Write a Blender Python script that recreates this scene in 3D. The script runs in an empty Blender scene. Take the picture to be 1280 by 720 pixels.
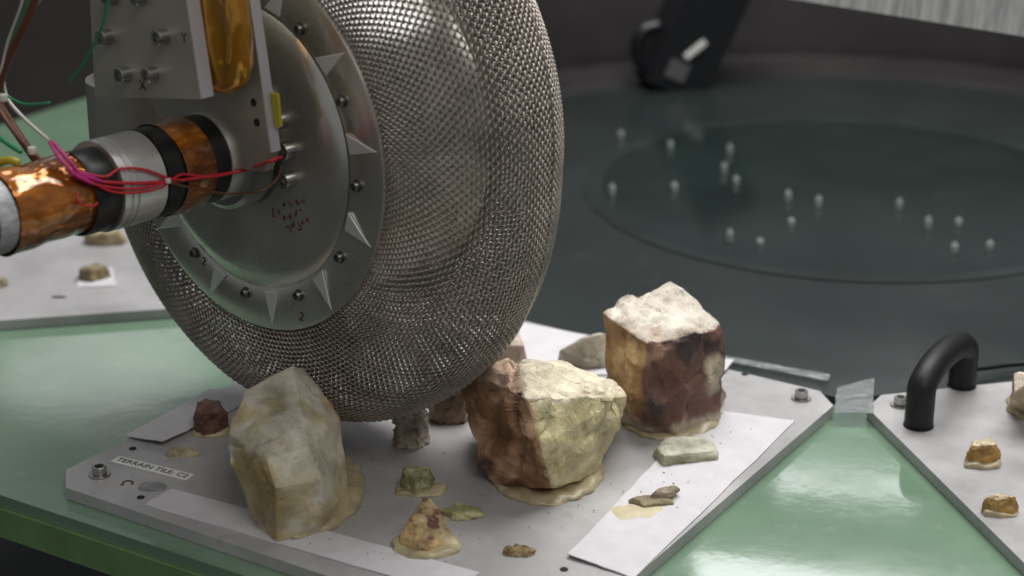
import bpy, bmesh, math, random
import numpy as np
from mathutils import Vector, Matrix, noise
random.seed(4); rng = np.random.default_rng(4)
S = bpy.context.scene; COL = S.collection
R = math.radians

# ---------------------------------------------------------------- camera
FPX, PITCH, CAMH = 2350.0, R(20.8), 0.775
cam = bpy.data.cameras.new('camera'); camo = bpy.data.objects.new('camera', cam); COL.objects.link(camo)
camo.location = (0, 0, CAMH); camo.rotation_euler = (R(90) - PITCH, 0, 0)
cam.sensor_width = 36; cam.lens = 36 * FPX / 1280; cam.clip_start = .05; cam.clip_end = 100
cam.dof.use_dof = True; cam.dof.focus_distance = 1.69; cam.dof.aperture_fstop = 3.8
S.camera = camo
# ---------------------------------------------------------------- world, lamps, added lights, exposure
W = bpy.data.worlds.new('World'); S.world = W; W.use_nodes = True
W.node_tree.nodes['Background'].inputs[0].default_value = (.93, .97, 1, 1)
W.node_tree.nodes['Background'].inputs[1].default_value = .17
def area(name, loc, aim, sx, sy, watts, col=(1, 1, 1)):
    l = bpy.data.lights.new(name, 'AREA'); l.shape = 'RECTANGLE'; l.size = sx; l.size_y = sy; l.energy = watts; l.color = col
    o = bpy.data.objects.new(name, l); COL.objects.link(o); o.location = loc
    o.rotation_euler = (Vector(aim) - Vector(loc)).to_track_quat('-Z', 'Y').to_euler(); return o
area('ceiling_lamp', (.55, 2.5, 2.35), (.15, 1.75, 0), 2.0, 1.3, 66, (1, .985, .965))
area('far_lamp', (.97, 4.66, 2.0), (.97, 4.66, 0), .85, .92, 9, (.97, .99, 1))
area('strip_lamp', (1.10, 5.55, 2.0), (.3, 1.5, 0), .46, .05, .30, (.97, .99, 1))
area('front_fill', (.7, -.3, 2.5), (0.1, 1.6, 0.1), 1.4, 1.2, 18, (1, .96, .90))  # unseen fill added on the camera side to lift the front faces
lf = area('left_glare_panel', (-1.45, 6.2, 1.86), (-.4, 1.7, 0), .80, .34, .45, (.98, .99, 1)); lf.data.shape = 'ELLIPSE'  # unseen pale panel, added for the milky reflection on the left of the table
vs = S.view_settings; vs.view_transform = 'Standard'; vs.look = 'None'; vs.gamma = 1; vs.use_curve_mapping = False; vs.exposure = 0.15

# ---------------------------------------------------------------- helpers
_F = Vector((0, math.cos(PITCH), -math.sin(PITCH))); _U = Vector((0, math.sin(PITCH), math.cos(PITCH))); _X = Vector((1, 0, 0))
def ray(x, y): return _X * ((x - 640) / FPX) - _U * ((y - 360) / FPX) + _F
def ground(x, y, z=0.0):
    d = ray(x, y); return Vector((0, 0, CAMH)) + d * ((z - CAMH) / d.z)
def at(x, y, Y):
    d = ray(x, y); return Vector((0, 0, CAMH)) + d * (Y / d.y)

def put(name, me, mat=None, parent=None):
    o = bpy.data.objects.new(name, me); COL.objects.link(o)
    if mat is not None and not me.materials: me.materials.append(mat)
    if parent: o.parent = parent
    return o
def mesh(name, v, f, smooth=False):
    me = bpy.data.meshes.new(name); me.from_pydata([tuple(p) for p in v], [], [tuple(q) for q in f]); me.update()
    if smooth: me.polygons.foreach_set('use_smooth', [True] * len(me.polygons))
    return me
def from_bm(name, bm, smooth=False, bevel=0, seg=2):
    if bevel:
        es = [e for e in bm.edges if len(e.link_faces) == 2 and e.calc_face_angle(0) > .5]
        bmesh.ops.bevel(bm, geom=es, offset=bevel, segments=seg, affect='EDGES', profile=.5)
    bmesh.ops.recalc_face_normals(bm, faces=bm.faces)
    me = bpy.data.meshes.new(name); bm.to_mesh(me); bm.free()
    if smooth: me.polygons.foreach_set('use_smooth', [True] * len(me.polygons))
    return me
def box(bm, x0, x1, y0, y1, z0, z1):
    vs = [bm.verts.new(p) for p in ((x0,y0,z0),(x1,y0,z0),(x1,y1,z0),(x0,y1,z0),(x0,y0,z1),(x1,y0,z1),(x1,y1,z1),(x0,y1,z1))]
    for q in ((0,3,2,1),(4,5,6,7),(0,1,5,4),(1,2,6,5),(2,3,7,6),(3,0,4,7)): bm.faces.new([vs[i] for i in q])
def prism(poly, z0, z1, bevel=0):
    bm = bmesh.new(); a = [bm.verts.new((x, y, z0)) for x, y in poly]; b = [bm.verts.new((x, y, z1)) for x, y in poly]
    n = len(poly); bm.faces.new(a[::-1]); bm.faces.new(b)
    for i in range(n): bm.faces.new((a[i], a[(i+1) % n], b[(i+1) % n], b[i]))
    return from_bm('prism', bm, bevel=bevel)
def lathe(prof, n=64, name='lathe', smooth=True, wob=None):
    """prof: list of (r, z) round local Z; autosmoothed by splitting hard corners"""
    v = []; f = []
    rows = []
    m = len(prof)
    for i, (r, z) in enumerate(prof):
        rows.append((r, z))
        if 0 < i < m - 1:
            d1 = np.array(prof[i]) - prof[i-1]; d2 = np.array(prof[i+1]) - prof[i]
            c = d1 @ d2 / (np.linalg.norm(d1) * np.linalg.norm(d2) + 1e-12)
            if c < .8: rows.append(None); rows.append((r, z))
    prev = None
    for row in rows:
        if row is None: prev = None; continue
        base = len(v)
        for k in range(n):
            t = 2 * math.pi * k / n; r, z = row
            if wob and r > 0: r += wob(t, z)
            v.append((r * math.cos(t), r * math.sin(t), z))
        if prev is not None:
            for k in range(n): f.append((prev + k, prev + (k+1) % n, base + (k+1) % n, base + k))
        prev = base
    me = mesh(name, v, f, smooth); return me
def catmull(P, n=8):
    P = [Vector(p) for p in P]; Q = [2*P[0]-P[1]] + P + [2*P[-1]-P[-2]]; out = []
    for i in range(1, len(Q)-2):
        a, b, c, d = Q[i-1:i+3]
        for k in range(n):
            t = k / n
            out.append(.5*((2*b) + (c-a)*t + (2*a-5*b+4*c-d)*t*t + (3*b-a-3*c+d)*t**3))
    out.append(P[-1]); return out
def tube(path, r, sides=8, name='tube', cap=True):
    path = [Vector(p) for p in path]; v = []; f = []; up = None; N = len(path)
    for i, p in enumerate(path):
        t = (path[min(i+1, N-1)] - path[max(i-1, 0)]).normalized()
        if up is None: up = t.orthogonal().normalized()
        up = (up - t * up.dot(t)).normalized(); s = t.cross(up)
        rr = r(i / (N-1)) if callable(r) else r
        for k in range(sides):
            a = 2*math.pi*k/sides; v.append(p + (up*math.cos(a) + s*math.sin(a))*rr)
    for i in range(N-1):
        for k in range(sides):
            f.append((i*sides+k, i*sides+(k+1) % sides, (i+1)*sides+(k+1) % sides, (i+1)*sides+k))
    if cap: f.append(tuple(range(sides))[::-1]); f.append(tuple(range((N-1)*sides, N*sides)))
    return mesh(name, v, f, True)
def tag(o, label, cat, group=None):
    o['label'] = label; o['category'] = cat
    if group: o['group'] = group
    return o
def thing(name, label, cat, loc=(0, 0, 0), rotz=0, group=None):
    o = bpy.data.objects.new(name, None); COL.objects.link(o); o.location = loc; o.rotation_euler = (0, 0, rotz)
    o.empty_display_size = .02; return tag(o, label, cat, group)
def textmesh(s, size, name='lettering', extrude=.0001):
    c = bpy.data.curves.new(name, 'FONT'); c.body = s; c.size = size; c.align_x = 'CENTER'; c.align_y = 'CENTER'; c.extrude = extrude; c.resolution_u = 3
    o = bpy.data.objects.new(name, c); COL.objects.link(o)
    dg = bpy.context.evaluated_depsgraph_get(); me = bpy.data.meshes.new_from_object(o.evaluated_get(dg))
    bpy.data.objects.remove(o); me.materials.clear(); return me

# ---------------------------------------------------------------- materials
def mat(name, col=(.5, .5, .5), rough=.5, metal=0, spec=.5, coat=0, noise_amt=0, noise_scale=20, bump=0, bump_scale=60, rough_var=0, stretch=None, col2=None, detail=5, trans=0, sss=0):
    m = bpy.data.materials.new(name); m.use_nodes = True; nt = m.node_tree; b = nt.nodes['Principled BSDF']
    b.inputs['Base Color'].default_value = (*col, 1); b.inputs['Roughness'].default_value = rough; b.inputs['Metallic'].default_value = metal
    b.inputs['Specular IOR Level'].default_value = spec; b.inputs['Coat Weight'].default_value = coat; b.inputs['Coat Roughness'].default_value = max(.05, rough)
    if trans: b.inputs['Transmission Weight'].default_value = trans
    if sss: b.inputs['Subsurface Weight'].default_value = sss; b.inputs['Subsurface Radius'].default_value = (.01, .008, .004)
    tc = nt.nodes.new('ShaderNodeTexCoord'); mp = nt.nodes.new('ShaderNodeMapping'); nt.links.new(tc.outputs['Object'], mp.inputs[0])
    if stretch: mp.inputs['Scale'].default_value = stretch
    def nz(scale, det=detail):
        t = nt.nodes.new('ShaderNodeTexNoise'); t.inputs['Scale'].default_value = scale; t.inputs['Detail'].default_value = det; t.inputs['Roughness'].default_value = .6
        nt.links.new(mp.outputs[0], t.inputs['Vector']); return t
    if noise_amt or col2:
        t = nz(noise_scale); rp = nt.nodes.new('ShaderNodeValToRGB'); rp.color_ramp.elements[0].position = .35; rp.color_ramp.elements[1].position = .65
        c2 = col2 or tuple(min(1, c * (1 + noise_amt)) for c in col); c1 = col if col2 else tuple(c * (1 - noise_amt) for c in col)
        rp.color_ramp.elements[0].color = (*c1, 1); rp.color_ramp.elements[1].color = (*c2, 1)
        nt.links.new(t.outputs[0], rp.inputs[0]); nt.links.new(rp.outputs[0], b.inputs['Base Color'])
    if rough_var:
        t = nz(noise_scale * 1.7); mr = nt.nodes.new('ShaderNodeMapRange'); mr.inputs[1].default_value = .3; mr.inputs[2].default_value = .7
        mr.inputs[3].default_value = max(0, rough - rough_var); mr.inputs[4].default_value = min(1, rough + rough_var)
        nt.links.new(t.outputs[0], mr.inputs[0]); nt.links.new(mr.outputs[0], b.inputs['Roughness'])
    if bump:
        t = nz(bump_scale); bp = nt.nodes.new('ShaderNodeBump'); bp.inputs['Strength'].default_value = 1; bp.inputs['Distance'].default_value = bump
        nt.links.new(t.outputs[0], bp.inputs['Height']); nt.links.new(bp.outputs[0], b.inputs['Normal'])
    return m
M = {}
M['green'] = mat('green_glass', (.178, .285, .190), .09, spec=1.0, coat=.5, bump=.0005, bump_scale=5, noise_amt=.09, noise_scale=5, rough_var=.05)
M['rimgreen'] = mat('green_rim', (.16, .28, .12), .25, noise_amt=.12, noise_scale=25)
M['centre'] = mat('dark_green_plate', (.020, .027, .026), .20, spec=.6, noise_amt=.2, noise_scale=3, rough_var=.05)
M['inner'] = mat('darker_green_plate', (.013, .022, .020), .13, spec=.6, noise_amt=.25, noise_scale=5)
M['ringedge'] = mat('green_ring', (.021, .030, .028), .18, noise_amt=.4, noise_scale=4)
M['tile'] = mat('cast_aluminium', (.47, .46, .465), .40, metal=.15, noise_amt=.16, noise_scale=9, bump=.0002, bump_scale=180, rough_var=.12)
M['fartile'] = mat('shaded_tile', (.16, .16, .165), .6, noise_amt=.15, noise_scale=9)  # darker copy of the tile metal, dim far light put into its colour
M['paper'] = mat('grit_paper', (.68, .66, .69), .8, noise_amt=.05, noise_scale=40, bump=.00015, bump_scale=700)
M['label'] = mat('label_white', (.90, .89, .86), .5)
M['ink'] = mat('black_ink', (.02, .02, .02), .5)
M['redink'] = mat('red_brown_ink', (.10, .03, .025), .6)
M['steel'] = mat('bolt_steel', (.45, .44, .42), .3, metal=1)
M['darksteel'] = mat('dark_bolt', (.26, .25, .23), .35, metal=1)
M['hole'] = mat('dark_hole', (.015, .015, .015), .8)
M['glue'] = mat('dried_glue', (.46, .39, .24), .35, noise_amt=.25, noise_scale=60, bump=.0008, bump_scale=110, sss=.2, coat=.3)
M['clear'] = mat('clear_film', (.75, .78, .78), .1, trans=.85, bump=.001, bump_scale=90)
M['alu'] = mat('machined_aluminium', (.52, .52, .50), .28, metal=1, noise_amt=.05, noise_scale=12, rough_var=.06)
M['aludark'] = mat('hub_aluminium', (.70, .68, .62), .28, metal=.88, noise_amt=.08, noise_scale=9, rough_var=.07)
M['alubright'] = mat('bright_aluminium', (.78, .77, .75), .35, metal=.75, noise_amt=.05, noise_scale=20)
M['gusset'] = mat('gusset_lit_metal', (.80, .79, .76), .4, metal=.5, noise_amt=.05)  # base whitened to stand for the light the tilted flaps catch
M['barrel'] = mat('barrel_aluminium', (.80, .78, .74), .25, metal=.9, noise_amt=.06, noise_scale=20, rough_var=.05)
M['bracket'] = mat('bracket_aluminium', (.46, .44, .38), .45, metal=.6, noise_amt=.08, noise_scale=16, bump=.00005, bump_scale=300)
M['edge'] = mat('lit_aluminium_edge', (.62, .60, .62), .4, metal=.5)  # paler copy of the bracket metal, side light put into the colour
M['wire'] = mat('spring_wire', (.42, .375, .335), .40, metal=.9, noise_amt=.2, noise_scale=30)
M['black'] = mat('black_tape', (.012, .012, .013), .35, noise_amt=.3, noise_scale=40, bump=.0003, bump_scale=60)
M['pipe'] = mat('black_foam_rubber', (.010, .010, .011), .5, spec=.4, bump=.00012, bump_scale=500, noise_amt=.3, noise_scale=60)
M['kapton'] = mat('amber_film', (.15, .04, .004), .12, metal=.35, coat=1, col2=(.58, .18, .012), noise_scale=38, bump=.009, bump_scale=48, detail=2, stretch=(1, 1, .5))
M['kaptong'] = mat('gold_film', (.50, .22, .015), .10, metal=.6, coat=1, col2=(.80, .40, .04), noise_scale=18, bump=.012, bump_scale=34, detail=1.5, stretch=(1, .5, 1))
for k, c in dict(red=(.55, .02, .035), pink=(.50, .03, .20), green=(.02, .26, .12), white=(.72, .70, .64), brown=(.16, .06, .035), orange=(.5, .14, .02), yellow=(.45, .38, .02)).items():
    M['w_' + k] = mat(k + '_wire', c, .35)
M['floor'] = mat('dark_floor', (.03, .032, .03), .6, noise_amt=.3, noise_scale=3)
M['wall'] = mat('dark_wall', (.075, .070, .064), .8, noise_amt=.3, noise_scale=.8)
M['galv'] = mat('galvanised_steel', (.50, .52, .53), .45, metal=.2, col2=(.85, .87, .87), noise_scale=30, stretch=(4, 4, .5), bump=.0012, bump_scale=40)
M['darkplastic'] = mat('dark_plastic', (.012, .013, .016), .35)
M['kapton'].node_tree.nodes['Principled BSDF'].inputs['Coat Roughness'].default_value = .06
M['greyplastic'] = mat('grey_plastic', (.12, .12, .125), .5)

# ---------------------------------------------------------------- setting
fl = put('floor', mesh('floor', [(-12, -6, -.8), (12, -6, -.8), (12, 16, -.8), (-12, 16, -.8)], [(0, 1, 2, 3)]), M['floor']); fl['kind'] = 'structure'
wl = put('wall', mesh('wall', [(-8, 5.6, -.8), (8, 5.6, -.8), (8, 5.6, 1.1), (-8, 5.6, 1.1)], [(0, 1, 2, 3)]), M['wall']); wl['kind'] = 'structure'

# ---------------------------------------------------------------- turntable
TC = Vector((.457, 2.425, 0)); TZ = -.012
def specks(m, scale, col, amt):
    nt = m.node_tree; b = nt.nodes['Principled BSDF']; src = b.inputs['Base Color'].links[0].from_socket
    tc = nt.nodes.new('ShaderNodeTexCoord'); n = nt.nodes.new('ShaderNodeTexNoise'); n.inputs['Scale'].default_value = scale; n.inputs['Detail'].default_value = 6; n.inputs['Roughness'].default_value = .8
    nt.links.new(tc.outputs['Object'], n.inputs['Vector']); r = nt.nodes.new('ShaderNodeValToRGB'); r.color_ramp.elements[0].position = .58; r.color_ramp.elements[1].position = .74
    nt.links.new(n.outputs[0], r.inputs[0]); k = nt.nodes.new('ShaderNodeMath'); k.operation = 'MULTIPLY'; k.inputs[1].default_value = amt; nt.links.new(r.outputs[0], k.inputs[0])
    x = nt.nodes.new('ShaderNodeMix'); x.data_type = 'RGBA'; nt.links.new(k.outputs[0], x.inputs[0]); nt.links.new(src, x.inputs[6]); x.inputs[7].default_value = (*col, 1); nt.links.new(x.outputs[2], b.inputs['Base Color'])
specks(M['green'], 28, (.40, .44, .38), .35); specks(M['tile'], 22, (.26, .24, .21), .55); specks(M['tile'], 160, (.20, .18, .15), .5); specks(M['paper'], 45, (.50, .46, .42), .4)
specks(M['centre'], 9, (.07, .075, .07), .5); specks(M['inner'], 12, (.04, .055, .05), .5); specks(M['glue'], 120, (.22, .16, .08), .6); specks(M['aludark'], 30, (.42, .40, .36), .5)
tt = thing('turntable', 'round glossy mint green turntable carrying the terrain tiles', 'turntable', (TC.x, TC.y, 0))
A0 = -122.6
def octagon(r, rot=1.2): return [(r*math.cos(R(A0+rot+22.5+45*k)), r*math.sin(R(A0+rot+22.5+45*k))) for k in range(8)]
put('table_disc', prism(octagon(1.340), TZ-.012, TZ, .003), M['green'], tt)
put('rim', prism(octagon(1.344), TZ-.042, TZ-.0125, .006), M['rimgreen'], tt)
octo = [(.70*math.cos(R(A0+22.5+45*k)), .70*math.sin(R(A0+22.5+45*k))) for k in range(8)]
cp = put('centre_plate', prism(octo, TZ+.0005, -.004, .002), M['centre'], tt)
put('inner_disc', lathe([(0, -.0032), (.30, -.0032), (.336, -.0032)], 120), M['inner'], cp)
put('ring_edge', lathe([(.336, -.0030), (.360, -.0030)], 120), M['ringedge'], cp)
pst = put('pedestal', lathe([(.35, TZ-.043), (.30, -.3), (.30, -.8)], 48), M['floor'], tt)
gv = []; gf = []
for i_, a_ in enumerate(np.linspace(R(-40), R(190), 90)):
    for r_, z_ in ((.612, -.0040), (.618, .002), (.650, .004), (.728, .0045), (.726, .012), (.734, .020), (.734, .205), (.742, .210), (.748, .205), (.748, -.0115)):
        gv.append((r_*math.cos(a_), r_*math.sin(a_), z_))
for i_ in range(89):
    for k_ in range(9): gf.append((i_*10+k_, i_*10+k_+1, i_*10+11+k_, i_*10+10+k_))
gd = put('curved_guard', mesh('curved_guard', gv, gf, True), mat('guard_plastic', (.022, .020, .020), .75, spec=.2, noise_amt=.5, noise_scale=2.2)); gd.location = (TC.x, TC.y, 0)
tag(gd, 'dark curved guard round the far side of the dark centre plate', 'guard')
boltm = lathe([(0, .012), (.0035, .012), (.0036, .009), (.0068, .009), (.0072, .0082), (.0072, 0)], 20)
boltm.materials.append(mat('pale_bolt', (.55, .60, .58), .3, metal=.5))
for (x, y) in ((765,243),(843,238),(912,301),(950,306),(1193,315),(1237,311),(985,250),(989,281),(1023,258),(920,230),(912,192),(838,185),(776,172),(1124,261),(1160,285),(1198,282),(905,216)):
    g = ground(x, y, -.003)
    o = put('bolt', boltm, None, cp); o.location = (g.x - TC.x, g.y - TC.y, -.0034); o.scale = (.60, .60, 1.1*rng.uniform(.6, 1.2))

# ---------------------------------------------------------------- terrain tiles
hx = prism([(.0045*math.cos(R(60*i)), .0045*math.sin(R(60*i))) for i in range(6)], 0, .0005); hx.materials.append(M['hole'])
capm = lathe([(.0, .0088), (.0042, .0088), (.0046, .0092), (.0060, .0092), (.0066, .0086), (.0066, .0018), (.0098, .0018), (.0102, .0012), (.0102, 0)], 22); capm.materials.append(M['steel'])
holem = lathe([(0, .0004), (.0034, .0004), (.0036, 0)], 16); holem.materials.append(M['hole'])
def tile(k, label, dr=0, dA=0, hw=.270, r0=.650, r1=1.218, c=.026, m='tile'):
    A = R(A0 + 45*k + dA); t = thing('terrain_tile', label, 'terrain tile', (TC.x, TC.y, 0), A - R(-90), 'terrain tiles round the turntable')
    # local: -Y points outward
    poly = [(-hw+c, -r1), (hw-c, -r1), (hw, -r1+c), (hw, -r0-c), (hw-c, -r0), (-hw+c, -r0), (-hw, -r0-c), (-hw, -r1+c)]
    put('plate', prism(poly, TZ+.0005, 0, .0012), M[m], t)
    if m == 'tile':
        for sx in (-1, 1):
            for yy in (-r1+.035, -r0-.028):
                o = put('bolt', capm, None, t); o.location = (sx*(hw-.034), yy, .0002); o.rotation_euler.z = random.random()
                h = put('socket', hx, None, o); h.location.z = .0088
    t['A'] = A; return t
T = tile(0, 'pale grey terrain tile under the wheel with label and the three large rocks')
T1 = tile(1, 'grey terrain tile at the right edge with the black pipe handle', dA=1.2)
T7 = tile(7, 'pale terrain tile at the left below the amber wrapped motor', dA=-1.2, hw=.278)
for x in ('A',):
    for o in COL.objects:
        if x in o: del o[x]

def flat_sheet(name, pts, label, cat, m, th=.0009, z=.0002, lift=None, n=14, group=None, bumpy=.0003):
    """thin paper sheet given by 4 ground points (quad), lifted/curled where lift(u, v) says so"""
    P = [Vector(p) for p in pts]; v = []; f = []
    ctr = sum(P, Vector())/4
    for j in range(n+1):
        for i in range(n+1):
            u, w = i/n, j/n
            p = P[0]*(1-u)*(1-w) + P[1]*u*(1-w) + P[2]*u*w + P[3]*(1-u)*w
            e = noise.noise(Vector((p.x*40, p.y*40, 3)))*bumpy
            if i in (0, n) or j in (0, n):
                p = p + Vector((noise.noise(Vector((p.x*90, p.y*90, 1))), noise.noise(Vector((p.x*90, p.y*90, 7))), 0))*.0012
            v.append(Vector((p.x, p.y, z + th + abs(e) + (lift(u, w) if lift else 0))) - ctr)
    N = (n+1)**2; v += [p - Vector((0, 0, th)) for p in v]
    for j in range(n):
        for i in range(n):
            a = j*(n+1)+i; f.append((a, a+1, a+n+2, a+n+1)); f.append((N+a, N+a+n+1, N+a+n+2, N+a+1))
    ring = [i for i in range(n)] + [j*(n+1)+n for j in range(n)] + [n*(n+1)+i for i in range(n, 0, -1)] + [j*(n+1) for j in range(n, 0, -1)]
    for a, b in zip(ring, ring[1:]+ring[:1]): f.append((a, N+a, N+b, b))
    bm = bmesh.new(); me = mesh(name, v, f); bm.from_mesh(me); bmesh.ops.recalc_face_normals(bm, faces=bm.faces); bm.to_mesh(me); bm.free()
    o = put(name, me, m); o.location = ctr
    return tag(o, label, cat, group)
G = ground
flat_sheet('paper_sheet', [G(157,548), G(203,560), G(330,492), G(262,487)], 'small pale sheet with a lifted corner on the tile beside the dark brown stone', 'paper sheet', M['paper'], lift=lambda u, w: .006*max(0, 1-w*1.6)*(.4+.6*u))
flat_sheet('paper_sheet', [G(180,632), G(215,612), G(600,717), G(560,742)], 'long pale paper sheet along the tile front edge below the tall yellowish rock', 'paper sheet', M['paper'])
flat_sheet('paper_sheet', [G(709,697), G(792,724), G(994,527), G(880,512)], 'broad pale paper sheet on the tile beside the green wedge', 'paper sheet', M['paper'], lift=lambda u, w: .003*max(0, 1-w*9)*(1-u))
flat_sheet('paper_sheet', [G(650,470), G(905,468), G(918,453), G(648,404)], 'pale paper sheet along the tile back edge behind the big rocks', 'paper sheet', M['paper'], lift=lambda u, w: .0025*max(0, u*8-7))
flat_sheet('paper_sheet', [G(97,360), G(145,358), G(140,336), G(97,338)], 'small pale paper square under the brown stone on the left tile', 'paper sheet', M['paper'], n=6, bumpy=.0002)
# label
p0, p1, p2, p3 = G(150,570), G(137,578), G(232,601), G(244,594)
lx = ((p2-p1) + (p3-p0)); ang = math.atan2(lx.y, lx.x); cen = (p0+p1+p2+p3)/4; L = (p2-p1).length; Hh = .0135
lb = put('label_strip', prism([(-L/2, -Hh/2), (L/2, -Hh/2), (L/2, Hh/2), (-L/2, Hh/2)], 0, .0004), M['label'])
lb.location = (cen.x, cen.y, .0003); lb.rotation_euler.z = ang
tag(lb, 'white label strip lettered TERRAIN TILE: C2 on the tile corner', 'label')
tx = textmesh('TERRAIN TILE: C2', .0098); o = put('lettering', tx, M['ink'], lb); o.location = (0, 0, .0006)
w_ = max(v.co.x for v in tx.vertices) - min(v.co.x for v in tx.vertices); o.scale = (L*.93/w_, 1, 1)
# small marks and holes on the main tile
inv = Matrix.Rotation(-(R(A0)+R(90)), 4, 'Z') @ Matrix.Translation(-TC)
def on_tile(o, x, y, z=.0003):
    o.parent = T; o.location = inv @ G(x, y); o.location.z = z; return o
for x, y in ((166,561), (176,622), (931,468), (705,712)):
    on_tile(put('screw_hole', holem), x, y)
rg = tube([(.0048*math.cos(t), .0040*math.sin(t), 0) for t in np.linspace(-.9, 4.0, 16)] + [(-.0065, -.004, 0)], .0007, 5)
on_tile(put('ink_mark', rg, M['redink']), 160, 604, .0004).rotation_euler.z = .6

# ---------------------------------------------------------------- wheel
WC = Vector((-.2364, 1.6047, .2998)); WN = Vector((-.652, -.758, .013)).normalized()
WX = Vector((.758, -.652, 0)); WX = (WX - WN*WX.dot(WN)).normalized(); WY = WN.cross(WX)
WM = Matrix(((WX.x, WY.x, WN.x, WC.x), (WX.y, WY.y, WN.y, WC.y), (WX.z, WY.z, WN.z, WC.z), (0, 0, 0, 1))); WI = WM.inverted()
def wl_(x, y, s):
    """wheel-local point seen at a pixel, on the plane s metres in front of the hub face"""
    d = ray(x, y); o = Vector((0, 0, CAMH)); q = WC + WN*s
    t = (q - o).dot(WN) / d.dot(WN); return WI @ (o + d*t)
def wheel_frame(name, label, cat):
    o = bpy.data.objects.new(name, None); COL.objects.link(o); o.matrix_world = WM; o.empty_display_size = .03; return tag(o, label, cat)
wh = wheel_frame('spring_wheel', 'large wheel with a woven metal spring mesh tyre and aluminium hub', 'wheel')
RH = .168
# flange ring, dish, barrel, back flange
fr = put('hub_ring', lathe([(.120, -.004), (.126, .0), (.166, .0), (.1695, -.0008), (.1705, -.004), (.168, -.008), (.16, -.009)], 144), M['aludark'], wh)
put('hub_dish', lathe([(0, .0075), (.040, .0075), (.100, .0072), (.114, .0066), (.1225, .0050), (.1275, .0022), (.130, .0003)], 144), M['aludark'], wh)
put('barrel', lathe([(.1635, -.008), (.157, -.018), (.155, -.030), (.155, -.120), (.157, -.132), (.1635, -.142)], 144), M['barrel'], wh)
put('back_flange', lathe([(.1635, -.142), (.1705, -.142), (.1710, -.149), (.169, -.153), (.06, -.153), (0, -.150)], 120), M['aludark'], wh)
# gusset flaps: bent triangles, whitened as if lit, between the petals of the ring
for k in range(12):
    a = R(12 + 30*k); e = Vector((math.cos(a), math.sin(a), 0)); tn = Vector((-e.y, e.x, 0))
    V = [e*.1330 + tn*.0085 + Vector((0,0,.0003)), e*.1330 - tn*.0100 + Vector((0,0,.0003)), e*.1670 - tn*.0080 + Vector((0,0,.0003)),
         e*.1340 + tn*.0078 + Vector((0,0,.0022)), e*.1340 - tn*.0092 + Vector((0,0,.0014)), e*.1635 - tn*.0078 + Vector((0,0,.0009))]
    me = mesh('gusset', V, [(0,3,4,1), (1,4,5,2), (0,2,5,3), (3,5,4)]); bm = bmesh.new(); bm.from_mesh(me); bmesh.ops.recalc_face_normals(bm, faces=bm.faces); bm.to_mesh(me); bm.free()
    put('gusset', me, M['gusset'], wh)
hubbolt = lathe([(0, .0022), (.0020, .0022), (.0022, .0042), (.0036, .0042), (.0040, .0036), (.0040, 0), (.0054, 0), (.0054, -.0008)], 18); hubbolt.materials.append(M['darksteel'])
for k in range(12):
    a = R(27 + 30*k); o = put('bolt', hubbolt, None, fr); o.location = (.1400*math.cos(a), .1400*math.sin(a), .001)
cb = lathe([(0, .006), (.003, .006), (.0032, .009), (.0062, .009), (.0066, .008), (.0066, 0)], 18); cb.materials.append(M['steel'])
for k in (0, 1, 2, 3, 7, 8, 9, 15):
    a = R(10 + 22.5*k); o = put('centre_bolt', cb, None, wh); o.location = (.0675*math.cos(a), .0675*math.sin(a), .0073); o.scale = (1.15, 1.15, 1.2)
put('centre_boss', lathe([(0, .034), (.046, .034), (.050, .031), (.050, .012)], 64), M['alu'], wh)
# handwriting on the dish: wavy ink strokes
hw_ = put('handwriting', None or tube([(0,0,0),(.001,0,0)], .0001, 4), M['redink'], wh) if False else None
vv = []; ff = []
rr_ = random.Random(8)
def stroke(pts, r=.00065):
    me = tube(catmull(pts, 4), r, 4); b = len(vv); vv.extend([v.co.copy() for v in me.vertices]); ff.extend([tuple(b+i for i in p.vertices) for p in me.polygons]); bpy.data.meshes.remove(me)
base = wl_(340, 268, .0075); d1 = (wl_(385, 243, .0075) - base); d1n = d1.normalized(); d2n = Vector((d1n.y, -d1n.x, 0))
for row, (n0, off, w0) in enumerate(((6, 0, .052), (4, .010, .032), (5, .019, .034))):
    x0 = .0 if row == 0 else .012
    for i in range(n0):
        o_ = base + d1n*(x0 + w0*i/n0) + d2n*(off + rr_.uniform(-.001, .001)); h = .0080
        stroke([o_ + d1n*rr_.uniform(0, .005) + d2n*rr_.uniform(-h*.5, h*.5) + Vector((0,0,.0003)) for _ in range(4)])
put('handwriting', mesh('handwriting', vv, ff), M['redink'], wh)
for s_, (x, y), z_ in (('2', (255, 327), .0006), ('2', (377, 396), .0006)):
    o = put('inked_number', textmesh(s_, .012), M['redink'], fr); o.location = wl_(x, y, 0); o.location.z = z_; o.rotation_euler.z = R(-15)
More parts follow.
